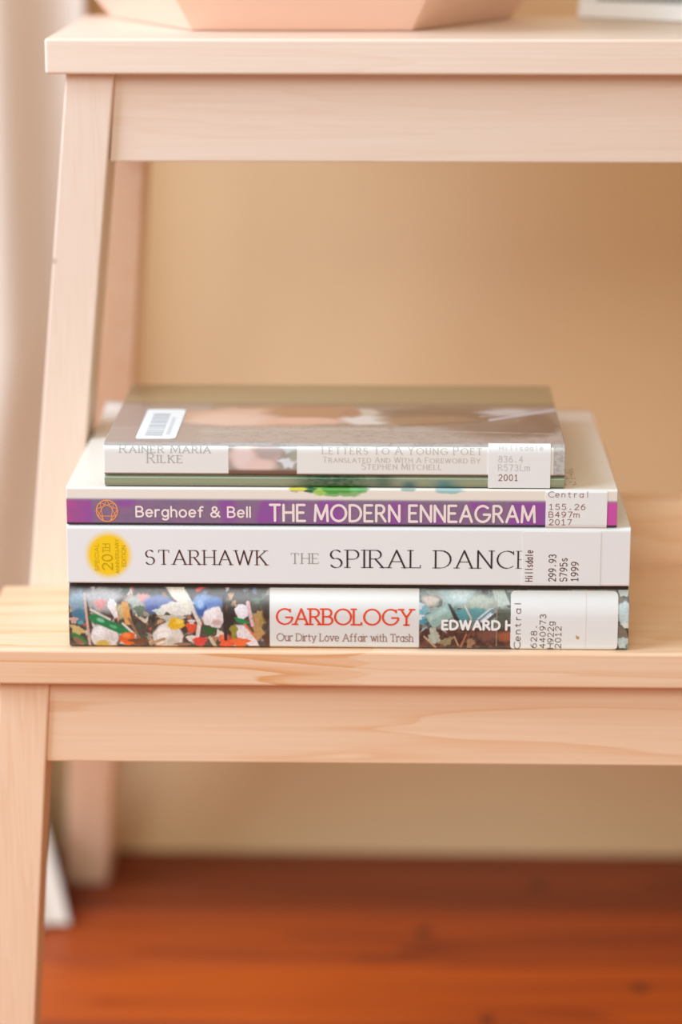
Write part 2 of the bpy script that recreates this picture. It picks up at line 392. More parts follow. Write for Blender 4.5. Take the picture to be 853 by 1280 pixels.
def text(ink, txt, u, v, h, wt=0.10, width=None, track=0.18, style='sans', contrast=0.0, rot=0, sx=1.0, mono=None, serif=0.12, small=None, thin=0.3):
    """h = cap height in metres; (u, v) = left end of the baseline; width fits the line to a length"""
    pen = 0.0; items = []; first = True
    for ch in txt:
        sc = 1.0
        if ch == ' ':
            pen += (mono if mono else 0.42); first = True; continue
        if small and not first: sc = small
        g = G[ch]
        xs = [p[0] for st in g for p in st]; x0, x1 = min(xs) * sc, max(xs) * sc
        if mono: off = pen + (mono - (x1 - x0)) / 2 - x0 - track / 2; items.append((g, off, sc)); pen += mono
        else: items.append((g, pen - x0, sc)); pen += (x1 - x0) + track
        first = False
    total = pen - track
    k = sx if width is None else width / (total * h)
    cr, sr = math.cos(math.radians(rot)), math.sin(math.radians(rot))
    T = lambda x, y: (u + (x * k * cr - y * sr) * h, v + (x * k * sr + y * cr) * h)
    hw = wt * h / 2
    for g, off, sc in items:
        def hwd(a, b):
            if not contrast: return hw
            ang = math.atan2(b[1] - a[1], b[0] - a[0])
            return hw * max(thin, (1 - contrast) + contrast * abs(math.sin(ang - math.radians(18))) ** 1.2)
        for st in g:
            P_ = [(off + p[0] * sc, p[1] * sc) for p in st]
            for i in range(len(P_) - 1):
                w_ = hwd(P_[i], P_[i + 1])
                ink.seg(T(*P_[i]), T(*P_[i + 1]), w_, w_)
                if style == 'sans' or not contrast:
                    ink.dot(T(*P_[i]), w_, 8)
                else: ink.dot(T(*P_[i]), w_ * 0.98, 6)
            ink.dot(T(*P_[-1]), hwd(P_[-2], P_[-1]) * 0.98, 8)
            if style != 'sans':
                st_hw = hw * (0.38 if style == 'roman' else 0.75)
                for i, p in enumerate(P_):
                    for j, other in ((i - 1, i + 1), (i + 1, i - 1)):
                        if not 0 <= j < len(P_): continue
                        q = P_[j]; dx, dy = q[0] - p[0], q[1] - p[1]
                        if abs(dy) < 0.35 * sc or abs(dy) < 0.6 * abs(dx): continue
                        free = not (0 <= other < len(P_)) or abs(P_[other][1] - p[1]) < 0.02
                        if not free: continue
                        yy = p[1]
                        if not (abs(yy) < .02 or abs(yy - sc) < .05 or abs(yy - .69 * sc) < .03 or abs(yy - 1.02 * sc) < 0.03): continue
                        s_ = serif * (1 if sc == 1 else .85)
                        if style == 'slab' and (yy > .6 * sc) and sc and X * .9 < yy / sc < 1.1 and len(P_) == 2 and yy / sc not in (1,):
                            a, b = (p[0] - s_, yy), (p[0], yy)
                        else: a, b = (p[0] - s_, yy), (p[0] + s_, yy)
                        ink.seg(T(*a), T(*b), st_hw, st_hw)
                    if i in (0, len(P_) - 1):
                        j = 1 if i == 0 else len(P_) - 2; q = P_[j]; dx, dy = q[0] - p[0], q[1] - p[1]
                        if abs(dy) < .02 and (abs(p[1]) < .02 or abs(p[1] - sc) < .05) and abs(dx) > .25:
                            sg = -1 if p[1] > .5 * sc else 1
                            ink.seg(T(p[0], p[1]), T(p[0], p[1] + sg * .17 * sc), st_hw, st_hw * 1.3)
                        elif len(P_) > 6 and .08 * sc < p[1] < .9 * sc and abs(dy) > .02 and q[0] < p[0] and p[1] > .5 * sc:
                            ink.seg(T(p[0] + .01, p[1] - .10 * sc), T(p[0] + .01, p[1] + .14 * sc), st_hw, st_hw)

def stamp(name, ink, surf, mat, parent, lift=0.00008, label=None):
    """surf(u, v) -> point, normal"""
    co = []
    for a, b, k in ink.v:
        p, n = surf(a, b); e = lift + k * 1.2e-6
        co.append((p[0] + n[0] * e, p[1] + n[1] * e, p[2] + n[2] * e))
    me = bpy.data.meshes.new(name); me.from_pydata(co, [], ink.f); me.update()
    o = link(name, me, mat); place_child(o, parent)
    if label: o['label'] = label
    return o

# ------------------------------------------------------------------ artwork painting (colours per vertex of the printed sheets)
def A3(c): return np.array(lin(*c))
class Art:
    def __init__(s, Xa, Ya, base):
        s.X = Xa; s.Y = Ya; s.c = np.zeros(Xa.shape + (3,)); s.c[:] = A3(base)
    def put(s, m, col, al=1.0):
        m = np.clip(m, 0, 1)[..., None] * al; s.c = s.c * (1 - m) + A3(col) * m
    def ell(s, cx, cy, rx_, ry_, col, rot=0, soft=0.15, al=1.0, n=0.0, seed=0):
        c_, s_ = math.cos(math.radians(rot)), math.sin(math.radians(rot))
        dx, dy = s.X - cx, s.Y - cy
        a = (dx * c_ + dy * s_) / rx_; b = (-dx * s_ + dy * c_) / ry_
        r = np.sqrt(a * a + b * b)
        if n: 
            th = np.arctan2(b, a); r = r * (1 + n * (np.sin(3 * th + seed) + .6 * np.sin(5 * th + 2.3 * seed) + .4 * np.sin(9 * th + 4 * seed)))
        s.put((1 - r) / soft + 0.5, col, al)
    def poly(s, pts, col, soft=1.0, al=1.0):
        d = None; n = len(pts)
        area_ = sum(pts[i][0] * pts[(i + 1) % n][1] - pts[(i + 1) % n][0] * pts[i][1] for i in range(n))
        sg = 1 if area_ > 0 else -1
        for i in range(n):
            x0, y0 = pts[i]; x1, y1 = pts[(i + 1) % n]; l = math.hypot(x1 - x0, y1 - y0) + 1e-9
            e = sg * ((x1 - x0) * (s.Y - y0) - (y1 - y0) * (s.X - x0)) / l
            d = e if d is None else np.minimum(d, e)
        s.put(d / soft + 0.5, col, al)
    def line(s, p, q, w_, col, al=1.0):
        l2 = (q[0] - p[0]) ** 2 + (q[1] - p[1]) ** 2
        t = np.clip(((s.X - p[0]) * (q[0] - p[0]) + (s.Y - p[1]) * (q[1] - p[1])) / l2, 0, 1)
        d = np.hypot(s.X - p[0] - t * (q[0] - p[0]), s.Y - p[1] - t * (q[1] - p[1]))
        s.put((w_ - d) / 1.0 + 0.5, col, al)
    def rect(s, x0, x1, y0, y1, col, soft=1.0, al=1.0):
        s.put(np.minimum(np.minimum(s.X - x0, x1 - s.X), np.minimum(s.Y - y0, y1 - s.Y)) / soft + 0.5, col, al)

def vnoise(Xa, Ya, cell, seed):
    r = np.random.RandomState(seed); g = r.rand(256, 256)
    x = Xa / cell; y = Ya / cell; xi = np.floor(x).astype(int); yi = np.floor(y).astype(int)
    fx = x - xi; fy = y - yi; fx = fx * fx * (3 - 2 * fx); fy = fy * fy * (3 - 2 * fy)
    a = g[xi % 256, yi % 256]; b = g[(xi + 1) % 256, yi % 256]; c = g[xi % 256, (yi + 1) % 256]; d = g[(xi + 1) % 256, (yi + 1) % 256]
    return (a * (1 - fx) + b * fx) * (1 - fy) + (c * (1 - fx) + d * fx) * fy

# spine drawing units: U counts 0..704 along the spines (3.308e-4 m each), artwork rows count down from the upper tread
UX = 0.0003308
def ux(px): return 0.001 + (px - 84) * UX
ROW = [(520, .0990), (557, .0872), (594, .0747), (613, .0683), (625, .0642), (657, .0533), (663, .0513), (731, .0279), (735, .0265), (811, .0001)]
def zz(py): return float(np.interp(py, [r[0] for r in ROW], [r[1] for r in ROW]))
def row(z): return np.interp(z, [r[1] for r in ROW][::-1], [r[0] for r in ROW][::-1])

def sheet(name, us, prof, th, paint, mat, parent, shear=None):
    """cover sheet: profile prof [(y, z)] extruded along x, thickness th towards the pages, painted outside"""
    prof = np.array(prof); n = len(prof); us = np.array(us); m = len(us)
    d = np.gradient(prof, axis=0); d /= np.linalg.norm(d, axis=1)[:, None] + 1e-12
    inn = prof + np.stack([-d[:, 1] * -1, d[:, 0] * -1], 1) * th      # inward side
    # profile runs from back-bottom round the spine to back-top: inward normal is (+dz, -dy)
    V = np.zeros((2, n, m, 3))
    for k, pr in enumerate((prof, inn)):
        V[k, :, :, 0] = us[None, :]; V[k, :, :, 1] = pr[:, 0:1]; V[k, :, :, 2] = pr[:, 1:2]
    Xa = (V[0, :, :, 0] - 0.001) / UX + 84
    col = paint(Xa, V[0, :, :, 2], V[0, :, :, 1])
    C4 = np.ones((2, n, m, 4)); C4[0, :, :, :3] = col; C4[1, :, :, :3] = A3((236, 230, 220))
    if shear: V[:, :, :, 0] += shear * V[:, :, :, 1]
    idx = np.arange(2 * n * m).reshape(2, n, m)
    q = lambda a, b, c, d_: np.stack([a.ravel(), b.ravel(), c.ravel(), d_.ravel()], 1)
    F = [q(idx[0, :-1, :-1], idx[0, 1:, :-1], idx[0, 1:, 1:], idx[0, :-1, 1:]),
         q(idx[1, :-1, :-1], idx[1, :-1, 1:], idx[1, 1:, 1:], idx[1, 1:, :-1]),
         q(idx[0, :-1, 0], idx[1, :-1, 0], idx[1, 1:, 0], idx[0, 1:, 0]),
         q(idx[0, :-1, -1], idx[0, 1:, -1], idx[1, 1:, -1], idx[1, :-1, -1]),
         q(idx[0, 0, :-1], idx[0, 0, 1:], idx[1, 0, 1:], idx[1, 0, :-1]),
         q(idx[0, -1, :-1], idx[1, -1, :-1], idx[1, -1, 1:], idx[0, -1, 1:])]
    F = np.concatenate(F)
    me = bpy.data.meshes.new(name)
    vt = V.reshape(-1, 3)
    me.vertices.add(len(vt)); me.vertices.foreach_set('co', vt.ravel().astype(np.float32))
    me.loops.add(F.size); me.loops.foreach_set('vertex_index', F.ravel().astype(np.int32))
    me.polygons.add(len(F)); me.polygons.foreach_set('loop_start', np.arange(0, F.size, 4, dtype=np.int32))
    me.polygons.foreach_set('loop_total', np.full(len(F), 4, dtype=np.int32))
    me.polygons.foreach_set('use_smooth', np.ones(len(F), dtype=bool))
    me.update(calc_edges=True); me.validate()
    at = me.color_attributes.new('artwork', 'FLOAT_COLOR', 'POINT')
    at.data.foreach_set('color', C4.reshape(-1).astype(np.float32))
    o = link(name, me, mat); place_child(o, parent)
    return o

def profile(D, z0, z1, rb, rt, n=8, step=0.00035, bulge=0.0, roll=0.0, top_lift=None, fine_top=None, groove=None):
    P_ = [(D, z0), (D * .5, z0), (D * .2, z0), (rb * 1.6, z0)]
    P_ += [(rb - rb * math.sin(a), z0 + rb - rb * math.cos(a)) for a in [math.pi / 2 * i / n for i in range(n + 1)]]
    ns = max(2, int((z1 - rt - z0 - rb) / step))
    for i in range(1, ns):
        P_.append((0, z0 + rb + (z1 - rt - z0 - rb) * i / ns))
    P_ += [(rt - rt * math.cos(a), z1 - rt + rt * math.sin(a)) for a in [math.pi / 2 * i / n for i in range(n + 1)]]
    ys = fine_top if fine_top is not None else [rt * 1.6, D * .1, D * .3, D * .6, D]
    for y in ys:
        if y > rt * 1.2: P_.append((y, z1))
    out = []
    for (y, z) in P_:
        if bulge and y < max(rb, rt): 
            t = (z - z0) / (z1 - z0); y = y + bulge * (2 * t - 1) ** 2
        if groove and z < z1 - rt:
            y += groove[1] * math.exp(-((z - groove[0]) / groove[2]) ** 2)
        if roll and y < .02: y = y + roll * max(0.0, ((z - z0) / (z1 - z0) - .50) / .50) ** 2
        out.append((y, z))
    return out

def surf_of(prof):
    a = np.array([p for p in prof]); 
    i0 = int(np.argmin(a[:, 1] + (a[:, 0] > .02) * 1)); 
    s = a[(a[:, 0] < .012)]
    zs, ys = s[:, 1], s[:, 0]
    o = np.argsort(zs, kind='stable'); zs, ys = zs[o], ys[o]
    def f(u, z):
        y = float(np.interp(z, zs, ys)); e = .0004
        dy = (float(np.interp(z + e, zs, ys)) - float(np.interp(z - e, zs, ys))) / (2 * e)
        n = Vector((0, -1, dy)).normalized()
        return (u, y, z), n
    return f

def sticker(name, surf, u0, u1, v0, v1, mat, parent, rad=0.0, nv=24, nu=10, lift=0.00025, label=None):
    """thin paper label following the surface, rounded corners"""
    bm = bmesh.new(); outer = []
    def rr(t):  # inset of the left/right edge at height t
        dv = min(t - v0, v1 - t)
        return rad - math.sqrt(max(0, rad * rad - (rad - dv) ** 2)) if rad > 0 and dv < rad else 0
    vs_l = []
    tv = [v0 + (v1 - v0) * i / nv for i in range(nv + 1)]
    if rad > 0:
        tv = sorted(set(tv + [v0 + rad * (1 - math.cos(math.pi / 2 * i / 6)) for i in range(7)] + [v1 - rad * (1 - math.cos(math.pi / 2 * i / 6)) for i in range(7)]))
    top = []
    for layer in (lift, 0.00003):
        rows = []
        for t in tv:
            ins = rr(t)
            rows.append([bm.verts.new(Vector(surf(u0 + ins + (u1 - u0 - 2 * ins) * k / nu, t)[0]) + Vector(surf(u0, t)[1]) * layer) for k in range(nu + 1)])
        top.append(rows)
        for j in range(len(tv) - 1):
            for k in range(nu):
                bm.faces.new((rows[j][k], rows[j][k + 1], rows[j + 1][k + 1], rows[j + 1][k]))
    A, B = top
    ring = lambda R: [R[0][k] for k in range(nu + 1)] + [R[j][nu] for j in range(1, len(tv))] + [R[-1][k] for k in range(nu - 1, -1, -1)] + [R[j][0] for j in range(len(tv) - 2, 0, -1)]
    ra, rb_ = ring(A), ring(B)
    for i in range(len(ra)):
        j = (i + 1) % len(ra); bm.faces.new((ra[i], rb_[i], rb_[j], ra[j]))
    bmesh.ops.recalc_face_normals(bm, faces=bm.faces[:])
    me = bpy.data.meshes.new(name); bm.to_mesh(me); bm.free()
    for p in me.polygons: p.use_smooth = False
    o = link(name, me, mat); place_child(o, parent)
    if label: o['label'] = label
    return o

page_m, N_, L_, P__ = new_mat('page_edges')
tc = N_.new('ShaderNodeTexCoord'); mp = N_.new('ShaderNodeMapping'); mp.inputs['Scale'].default_value = (3, 3, 5200)
nz = N_.new('ShaderNodeTexNoise'); nz.inputs['Scale'].default_value = 1.0
L_.new(tc.outputs['Object'], mp.inputs['Vector']); L_.new(mp.outputs[0], nz.inputs['Vector'])
rp = N_.new('ShaderNodeValToRGB'); rp.color_ramp.elements[0].color = (*lin(196, 182, 156), 1); rp.color_ramp.elements[0].position = .35
rp.color_ramp.elements[1].color = (*lin(242, 234, 216), 1); rp.color_ramp.elements[1].position = .65
L_.new(nz.outputs[0], rp.inputs[0]); L_.new(rp.outputs[0], P__.inputs['Base Color']); P__.inputs['Roughness'].default_value = .9

label_m = plain('label_paper', lin(236, 235, 227), rough=0.6, var=0.015, scale=200)
ink_mats = {}
def ink(name, rgb, rough=.6):
    if name not in ink_mats: ink_mats[name] = plain('ink_' + name, lin(*rgb), rough=rough, var=.02, scale=400, spec=.25)
    return ink_mats[name]

# ================================================================== BOOK 1 (bottom): trash-photo hardcover
B1Z0, B1Z1 = 0.0004, 0.0277
b1 = empty('hardcover_book', (0.117, 0.08, 0.0), 'thick hardcover with a spine photo of colourful rubbish, lowest of the stack on the tread', 'book')
def paint1(Xa, Z, Yd):
    Ya = row(Z)
    Ya = Ya - np.where(Yd > .0055, (Yd - .0055) * 900, 0)     # artwork runs on over the front cover
    a = Art(Xa, Ya, (78, 68, 58))
    n1 = vnoise(Xa, Ya, 7, 1); n2 = vnoise(Xa, Ya, 3, 2); n3 = vnoise(Xa, Ya, 16, 3)
    L = (Xa < 430)
    # ---- left photo: household rubbish
    a.put((n1 > .55) * .6, (84, 70, 58)); a.put((n2 > .7) * .25, (120, 108, 94)); a.put((n2 < .2) * .35, (36, 34, 32)); a.put(((n1 < .3) & (n3 > .5)) * .5, (70, 92, 70))
    E_ = a.ell
    q_ = random.Random(11); pal = [(222, 212, 200), (196, 186, 172), (150, 140, 124), (110, 92, 72), (60, 54, 46), (46, 42, 38), (120, 138, 160), (178, 120, 92), (212, 170, 120), (96, 120, 92), (206, 96, 70), (170, 158, 140)]
    for k in range(150):
        E_(q_.uniform(86, 336), q_.uniform(738, 810), q_.uniform(1.6, 5), q_.uniform(1.2, 3.6), q_.choice(pal), rot=q_.uniform(0, 180), n=.22, seed=k, soft=.5, al=.85)
    E_(98, 758, 12, 16, (126, 148, 160), n=.1, soft=.5); E_(98, 772, 9, 10, (66, 120, 142), n=.12, soft=.4); E_(90, 777, 5, 4, (206, 168, 150), n=.2); E_(99, 780, 3.5, 2.5, (86, 160, 160))
    E_(94, 790, 8, 6, (206, 180, 110), n=.2, rot=25); E_(96, 801, 11, 5, (42, 128, 66), rot=35, n=.08); E_(96, 804, 8, 3.4, (150, 104, 80), rot=35)
    a.line((104, 746), (110, 810), 1.6, (206, 170, 146)); a.line((107, 750), (113, 810), .8, (90, 60, 44))
    E_(127, 752, 20, 14, (176, 172, 166), n=.12, soft=.5); E_(124, 757, 7, 6, (224, 150, 144), n=.15, soft=.5); E_(140, 762, 5, 12, (236, 228, 220), n=.12, rot=-20)
    E_(129, 797, 17.5, 15, (232, 222, 212), n=.035, seed=2); E_(122, 790, 7, 7, (246, 240, 232), soft=.8); E_(136, 802, 8, 8, (210, 198, 188), soft=.9, al=.7); E_(126, 807, 9, 5, (206, 172, 74), soft=.6)
    E_(118, 775, 8, 6, (34, 134, 84), n=.08); a.poly([(111, 772), (120, 771), (152, 784), (168, 792), (160, 797), (146, 793), (118, 781)], (20, 128, 70), 1.5); E_(124, 777, 5, 2.4, (120, 196, 150), rot=20, soft=.6); E_(140, 785, 5, 2, (90, 176, 120), rot=20, soft=.6)
    a.line((112, 764), (136, 776), 1.4, (214, 206, 190)); a.line((152, 781), (168, 796), 1.3, (226, 218, 204))
    E_(152, 765, 7, 9, (206, 182, 132), n=.15, soft=.5); a.poly([(151, 754), (159, 756), (164, 782), (155, 783)], (226, 164, 88), 1.5); E_(158, 800, 10, 8.5, (228, 96, 34), n=.08, seed=1); E_(156, 796, 5, 3, (246, 140, 70), soft=.8)
    E_(172, 756, 12, 10, (182, 186, 172), n=.2, soft=.5); E_(178, 750, 6, 5, (226, 150, 140), n=.2, soft=.6); a.line((160, 775), (176, 806), 1.6, (150, 112, 80)); a.line((170, 770), (180, 778), 2, (214, 200, 170))
    E_(174, 765, 6, 7, (104, 120, 96), n=.2); E_(172, 804, 9, 5, (120, 76, 48), n=.25)
    E_(197, 757, 18, 10, (120, 134, 178), n=.06, soft=.4); E_(191, 763, 9, 5, (92, 108, 164), soft=.6); E_(200, 766, 8, 4, (214, 222, 200), n=.18); E_(222, 762, 20, 9, (232, 224, 208), n=.14, seed=1); E_(215, 775, 12, 6, (200, 196, 176), n=.2)
    E_(209, 797, 19, 16.5, (228, 216, 200), n=.05, seed=3); E_(203, 793, 8, 9, (246, 240, 228), soft=.8); E_(214, 804, 9, 6, (196, 180, 162), soft=.9, al=.8); E_(219, 781, 10, 7.5, (232, 182, 36), n=.08, seed=4); E_(224, 778, 5, 3, (248, 214, 90), soft=.8)
    a.line((188, 806), (204, 800), 1.8, (182, 142, 104)); a.line((192, 810), (205, 806), 1.3, (214, 186, 150))
    a.poly([(203, 733), (225, 733), (236, 748), (242, 762), (226, 758), (214, 748)], (238, 228, 204), 2)
    E_(238, 785, 5.5, 7, (226, 84, 48), n=.15); E_(239, 778, 4, 3, (222, 206, 196), n=.2); a.line((236, 752), (249, 780), 2.4, (226, 214, 198)); a.line((249, 780), (246, 798), 2.4, (228, 212, 196)); E_(239, 799, 7, 4, (226, 212, 196), n=.1)
    E_(249, 803, 8, 6, (224, 70, 60), n=.12); E_(227, 808, 8, 4, (150, 112, 86), n=.2)
    E_(254, 757, 12, 12, (130, 160, 202), n=.06, soft=.4); E_(252, 763, 8, 9, (58, 96, 166), n=.05, soft=.5); E_(250, 757, 5, 5, (150, 186, 220), soft=.8); E_(267, 755, 11, 7, (94, 124, 180), soft=.6)
    E_(267, 773, 13.5, 12.5, (234, 222, 214), n=.08, seed=2); E_(263, 769, 7, 6, (250, 242, 236), soft=.8); E_(271, 779, 6, 4, (206, 172, 160), soft=.8)
    E_(262, 789, 8, 5, (38, 92, 44), n=.15); E_(275, 795, 6, 5.5, (226, 214, 196), n=.2, seed=4); E_(266, 800, 6, 4, (176, 130, 90), n=.3); a.line((262, 798), (270, 812), 2, (206, 190, 160)); E_(284, 802, 11, 8.5, (236, 92, 52), n=.13, seed=5); E_(281, 797, 5, 3, (250, 130, 90), soft=.8)
    a.line((280, 748), (282, 800), 2.2, (46, 42, 40)); E_(288, 775, 6, 22, (44, 42, 36), n=.1, soft=.5)
    E_(303, 765, 9, 9, (236, 230, 228), n=.08, seed=6); E_(302, 777, 9, 3, (22, 138, 74), rot=20, n=.1); a.poly([(294, 782), (304, 782), (318, 794), (324, 809), (312, 809), (296, 797)], (234, 222, 216), 2); a.line((306, 781), (321, 800), 1.2, (230, 120, 60)); E_(300, 804, 10, 6, (238, 108, 50), n=.2); E_(292, 790, 4, 9, (150, 140, 50), n=.2)
    a.line((310, 755), (316, 782), 2.4, (226, 184, 180)); E_(326, 772, 8, 9, (176, 142, 82), n=.22, seed=1); E_(324, 790, 6, 13, (190, 146, 90), n=.25, seed=2, rot=-25); E_(334, 800, 5, 8, (90, 60, 44), n=.2); E_(333, 764, 5, 14, (60, 50, 40), soft=.6)
    a.put(((Xa < 337) & (Ya < 757) & (Ya > 737)) * .0, (200, 200, 196))
    # strip rolled over the top edge, painted dark for shade between the books
    a.rect(80, 337, 700, 738.0, (34, 36, 38), 1.0, .85); E_(97, 734, 8, 3, (236, 84, 72), n=.1); E_(131, 733, 12, 2, (60, 88, 130)); E_(150, 734, 2, 2, (230, 200, 120)); E_(180, 734, 2.5, 3, (214, 214, 206)); a.poly([(200, 729), (226, 729), (230, 738), (205, 738)], (236, 226, 202), 1.5); a.line((246, 741), (263, 733), 1.8, (230, 84, 66)); E_(286, 736, 4, 1.6, (220, 90, 70)); E_(318, 736, 10, 1.6, (70, 110, 150)); E_(330, 735, 5, 1.5, (210, 90, 80))
    base = a.c.copy()
    # ---- right photo: blue-green glass and plastic over brown rubble
    b = Art(Xa, Ya, (78, 52, 42)); E_ = b.ell
    b.put((Ya < 785) * 1.0, (82, 88, 80)); b.put((n1 > .5) * .5 * (Ya < 785), (150, 160, 150)); b.put((n1 > .6) * .4 * (Ya >= 785), (130, 74, 50)); b.put((n2 < .25) * .5, (44, 36, 32)); b.put((n2 > .75) * .4 * (Ya >= 785), (150, 96, 70))
    b.put((Ya < 765) * (n3 > .35) * .7, (172, 178, 164))
    q_ = random.Random(12); pal = [(196, 210, 204), (150, 170, 160), (110, 140, 136), (74, 70, 60), (130, 84, 60), (60, 44, 38)]
    for k in range(80):
        x_ = q_.uniform(528, 640) if k < 66 else q_.uniform(774, 789); y_ = q_.uniform(738, 809); c_ = pal[q_.randint(0, 3)] if y_ < 788 else pal[q_.randint(3, 5)]; t_ = q_.uniform(0, 6.28); r1, r2 = q_.uniform(2, 6), q_.uniform(1, 2.5)
        cs, sn = math.cos(t_), math.sin(t_)
        b.poly([(x_ + r1 * cs, y_ + r1 * sn), (x_ - r2 * sn, y_ + r2 * cs), (x_ - r1 * cs, y_ - r1 * sn), (x_ + r2 * sn, y_ - r2 * cs)], c_, 1.2, .8)
    E_(527, 765, 9, 12, (120, 172, 176), n=.15, soft=.4); E_(526, 757, 5, 4, (196, 204, 210), n=.2); E_(527, 770, 3, 3, (224, 230, 232), n=.3); E_(531, 776, 5, 2.5, (60, 150, 168)); E_(540, 751, 10, 6, (200, 182, 162), soft=.6, n=.1)
    E_(574, 744, 22, 12, (166, 190, 182), n=.08, soft=.4); E_(577, 744, 12, 8, (200, 214, 206), n=.05, soft=.6); E_(602, 754, 14, 11, (178, 186, 166), n=.1, soft=.5); E_(597, 766, 14, 8, (92, 150, 148), n=.15, soft=.4); E_(580, 768, 10, 8, (84, 148, 150), n=.1)
    b.poly([(532, 769), (561, 754), (569, 769), (544, 785)], (150, 182, 168), 1.2); b.poly([(536, 770), (559, 758), (562, 763), (539, 776)], (176, 204, 192), 2.5); b.poly([(561, 754), (565, 755), (577, 775), (570, 774)], (50, 50, 46), 1.2)
    b.poly([(598, 772), (613, 760), (618, 759), (622, 763), (606, 778)], (196, 212, 216), 1.1); b.line((601, 774), (617, 761), .9, (90, 120, 130)); b.line((604, 776), (620, 764), .7, (240, 244, 244)); E_(618, 763, 3, 3, (120, 140, 140))
    b.line((583, 757), (591, 772), 1.0, (210, 200, 176)); b.poly([(617, 738), (632, 738), (640, 755), (624, 758)], (186, 198, 184), 2); b.rect(622, 720 + 0, 760, 786, (74, 82, 66), 3, .8); b.rect(524, 720, 736.5, 741, (150, 156, 140), 3, .0)
    E_(545, 795, 7, 8, (176, 178, 156), n=.25, seed=3); b.line((541, 786), (545, 802), 2.4, (186, 188, 168)); E_(560, 801, 8, 4.5, (150, 134, 96), n=.2, rot=-20); E_(590, 804, 4, 8, (160, 120, 84), n=.2, rot=20); b.line((585, 792), (578, 808), 1.1, (180, 110, 76)); b.line((532, 795), (547, 809), .9, (206, 170, 130)); b.line((570, 795), (575, 806), .8, (200, 150, 110)); E_(612, 793, 12, 7, (122, 80, 66), soft=.8, n=.1); E_(636, 794, 12, 6, (160, 92, 60), soft=.7)
    E_(590, 770, 3, 12, (200, 196, 180), rot=-35, al=.0); b.line((623, 745), (623, 806), .7, (170, 150, 120), .7)
    # right end beyond the library label
    E_(782, 737, 9, 7, (196, 200, 190), n=.2); E_(778, 750, 8, 4, (120, 104, 82), n=.25, rot=20); E_(784, 764, 10, 14, (196, 214, 208), n=.1); b.poly([(772, 776), (786, 786), (790, 800), (774, 796)], (128, 118, 98), 1.5); E_(786, 779, 6, 3.5, (230, 226, 214), n=.15); E_(782, 801, 8, 7, (190, 208, 200), n=.15); E_(788, 806, 3, 4, (120, 150, 140)); E_(774, 770, 2.5, 2, (150, 160, 150))
    # rolled top strip of the right photo, its dark part painted-in shade
    b.rect(533, 717, 700, 739, (50, 46, 40), 1.2, .95); b.rect(575, 640, 726, 737.5, (74, 66, 54), 4, .7); E_(551, 734, 6, 2, (110, 140, 130)); b.line((650, 737), (656, 733), .8, (220, 190, 150)); E_(660, 735.5, 3, 1.5, (190, 120, 100)); b.rect(712, 790, 700, 737.5, (190, 190, 176), 1, .95); b.poly([(730, 733), (742, 733), (744, 738), (736, 738)], (236, 92, 40), 1); E_(764, 736, 6, 2, (206, 180, 120)); E_(756, 736, 3, 1.6, (110, 100, 80)); E_(775, 735, 5, 2, (80, 74, 60))
    m = np.clip((Xa - 525) / 1.0 + .5, 0, 1)[..., None]
    c = base * (1 - m) + b.c * m
    c = c * (.86 + .28 * vnoise(Xa, Ya, 1.8, 41))[..., None]
    wht = np.clip(np.minimum(Xa - 337.5, 525.5 - Xa) / .8 + .5, 0, 1)[..., None]
    c = c * (1 - wht) + A3((230, 228, 218)) * wht
    return c
jacket_m = printed('jacket_under_plastic', rough=.4, coat=1.0, coat_rough=.30, grain=.06)
us1 = np.linspace(ux(84), ux(788.6), 1150)
pr1 = profile(0.160, B1Z0, B1Z1, .0012, .0030, n=10, step=.00027, bulge=.0004, roll=.0046)
sheet('dust_jacket', us1, pr1, .0004, paint1, jacket_m, b1)
box('page_block', ux(87), ux(785), .0040, .156, B1Z0 + .0032, B1Z1 - .0032, page_m, b1, bev=.0003)
board_m = plain('board_cloth', lin(60, 56, 54), rough=.8)
for z0, z1 in ((B1Z0 + .0005, B1Z0 + .0030), (B1Z1 - .0030, B1Z1 - .0005)):
    box('cover_board', ux(84.8), ux(787.8), .0036, .1592, z0, z1, board_m, b1, bev=.0003)
S1 = surf_of(pr1)
i_ = Ink(.0006); text(i_, 'GARBOLOGY', ux(346.5), zz(780.5), 19.0 * .000347, wt=.135, width=170 * UX, track=.17, style='slab', serif=.20, contrast=.25, thin=.6)
stamp('title_text', i_, S1, ink('orange_red', (232, 72, 38)), b1, label='orange slab lettering')
i_ = Ink(.0006); text(i_, 'Our Dirty Love Affair with Trash', ux(346.5), zz(801.5), 9.2 * .000347, wt=.10, width=171 * UX, track=.20, style='slab', serif=.17)
stamp('subtitle_text', i_, S1, ink('brown', (150, 104, 84)), b1, label='small brown lettering')
i_ = Ink(.0006); text(i_, 'EDWARD H', ux(555), zz(785.5), 10.6 * .000347, wt=.27, width=88 * UX, track=.30, style='sans')
stamp('author_text', i_, S1, ink('white', (246, 242, 234)), b1, label='white bold lettering')
sticker('spine_label', S1, ux(640.5), ux(775), zz(810), zz(739.5), label_m, b1, rad=.0018, label='white library spine label with typed shelf number')
rot_txt = [('Central', 653, 10.0, 57), ('628.', 673.5, 9.5, 29), ('440973', 684.5, 9.5, 42), ('H922g', 694.5, 9.5, 33), ('2012', 704, 9.5, 27)]
i_ = Ink(.0006)
for t, x_, h_, w_ in rot_txt:
    text(i_, t, ux(x_), zz(808), h_ * UX * .76, wt=.12, width=w_ * .000347, track=.26, rot=90, mono=.80)
stamp('label_text', i_, S1, ink('typed', (98, 62, 52)), b1, lift=.00030)
i_ = Ink(.0006); i_.line([(ux(735), zz(809.5)), (ux(735), zz(740))], .00008)
stamp('label_edge', i_, S1, ink('faint', (226, 206, 188)), b1, lift=.00029)
i_ = Ink(.0006); i_.dot((ux(725), zz(795)), .0007); i_.dot((ux(723.4), zz(793)), .00035)
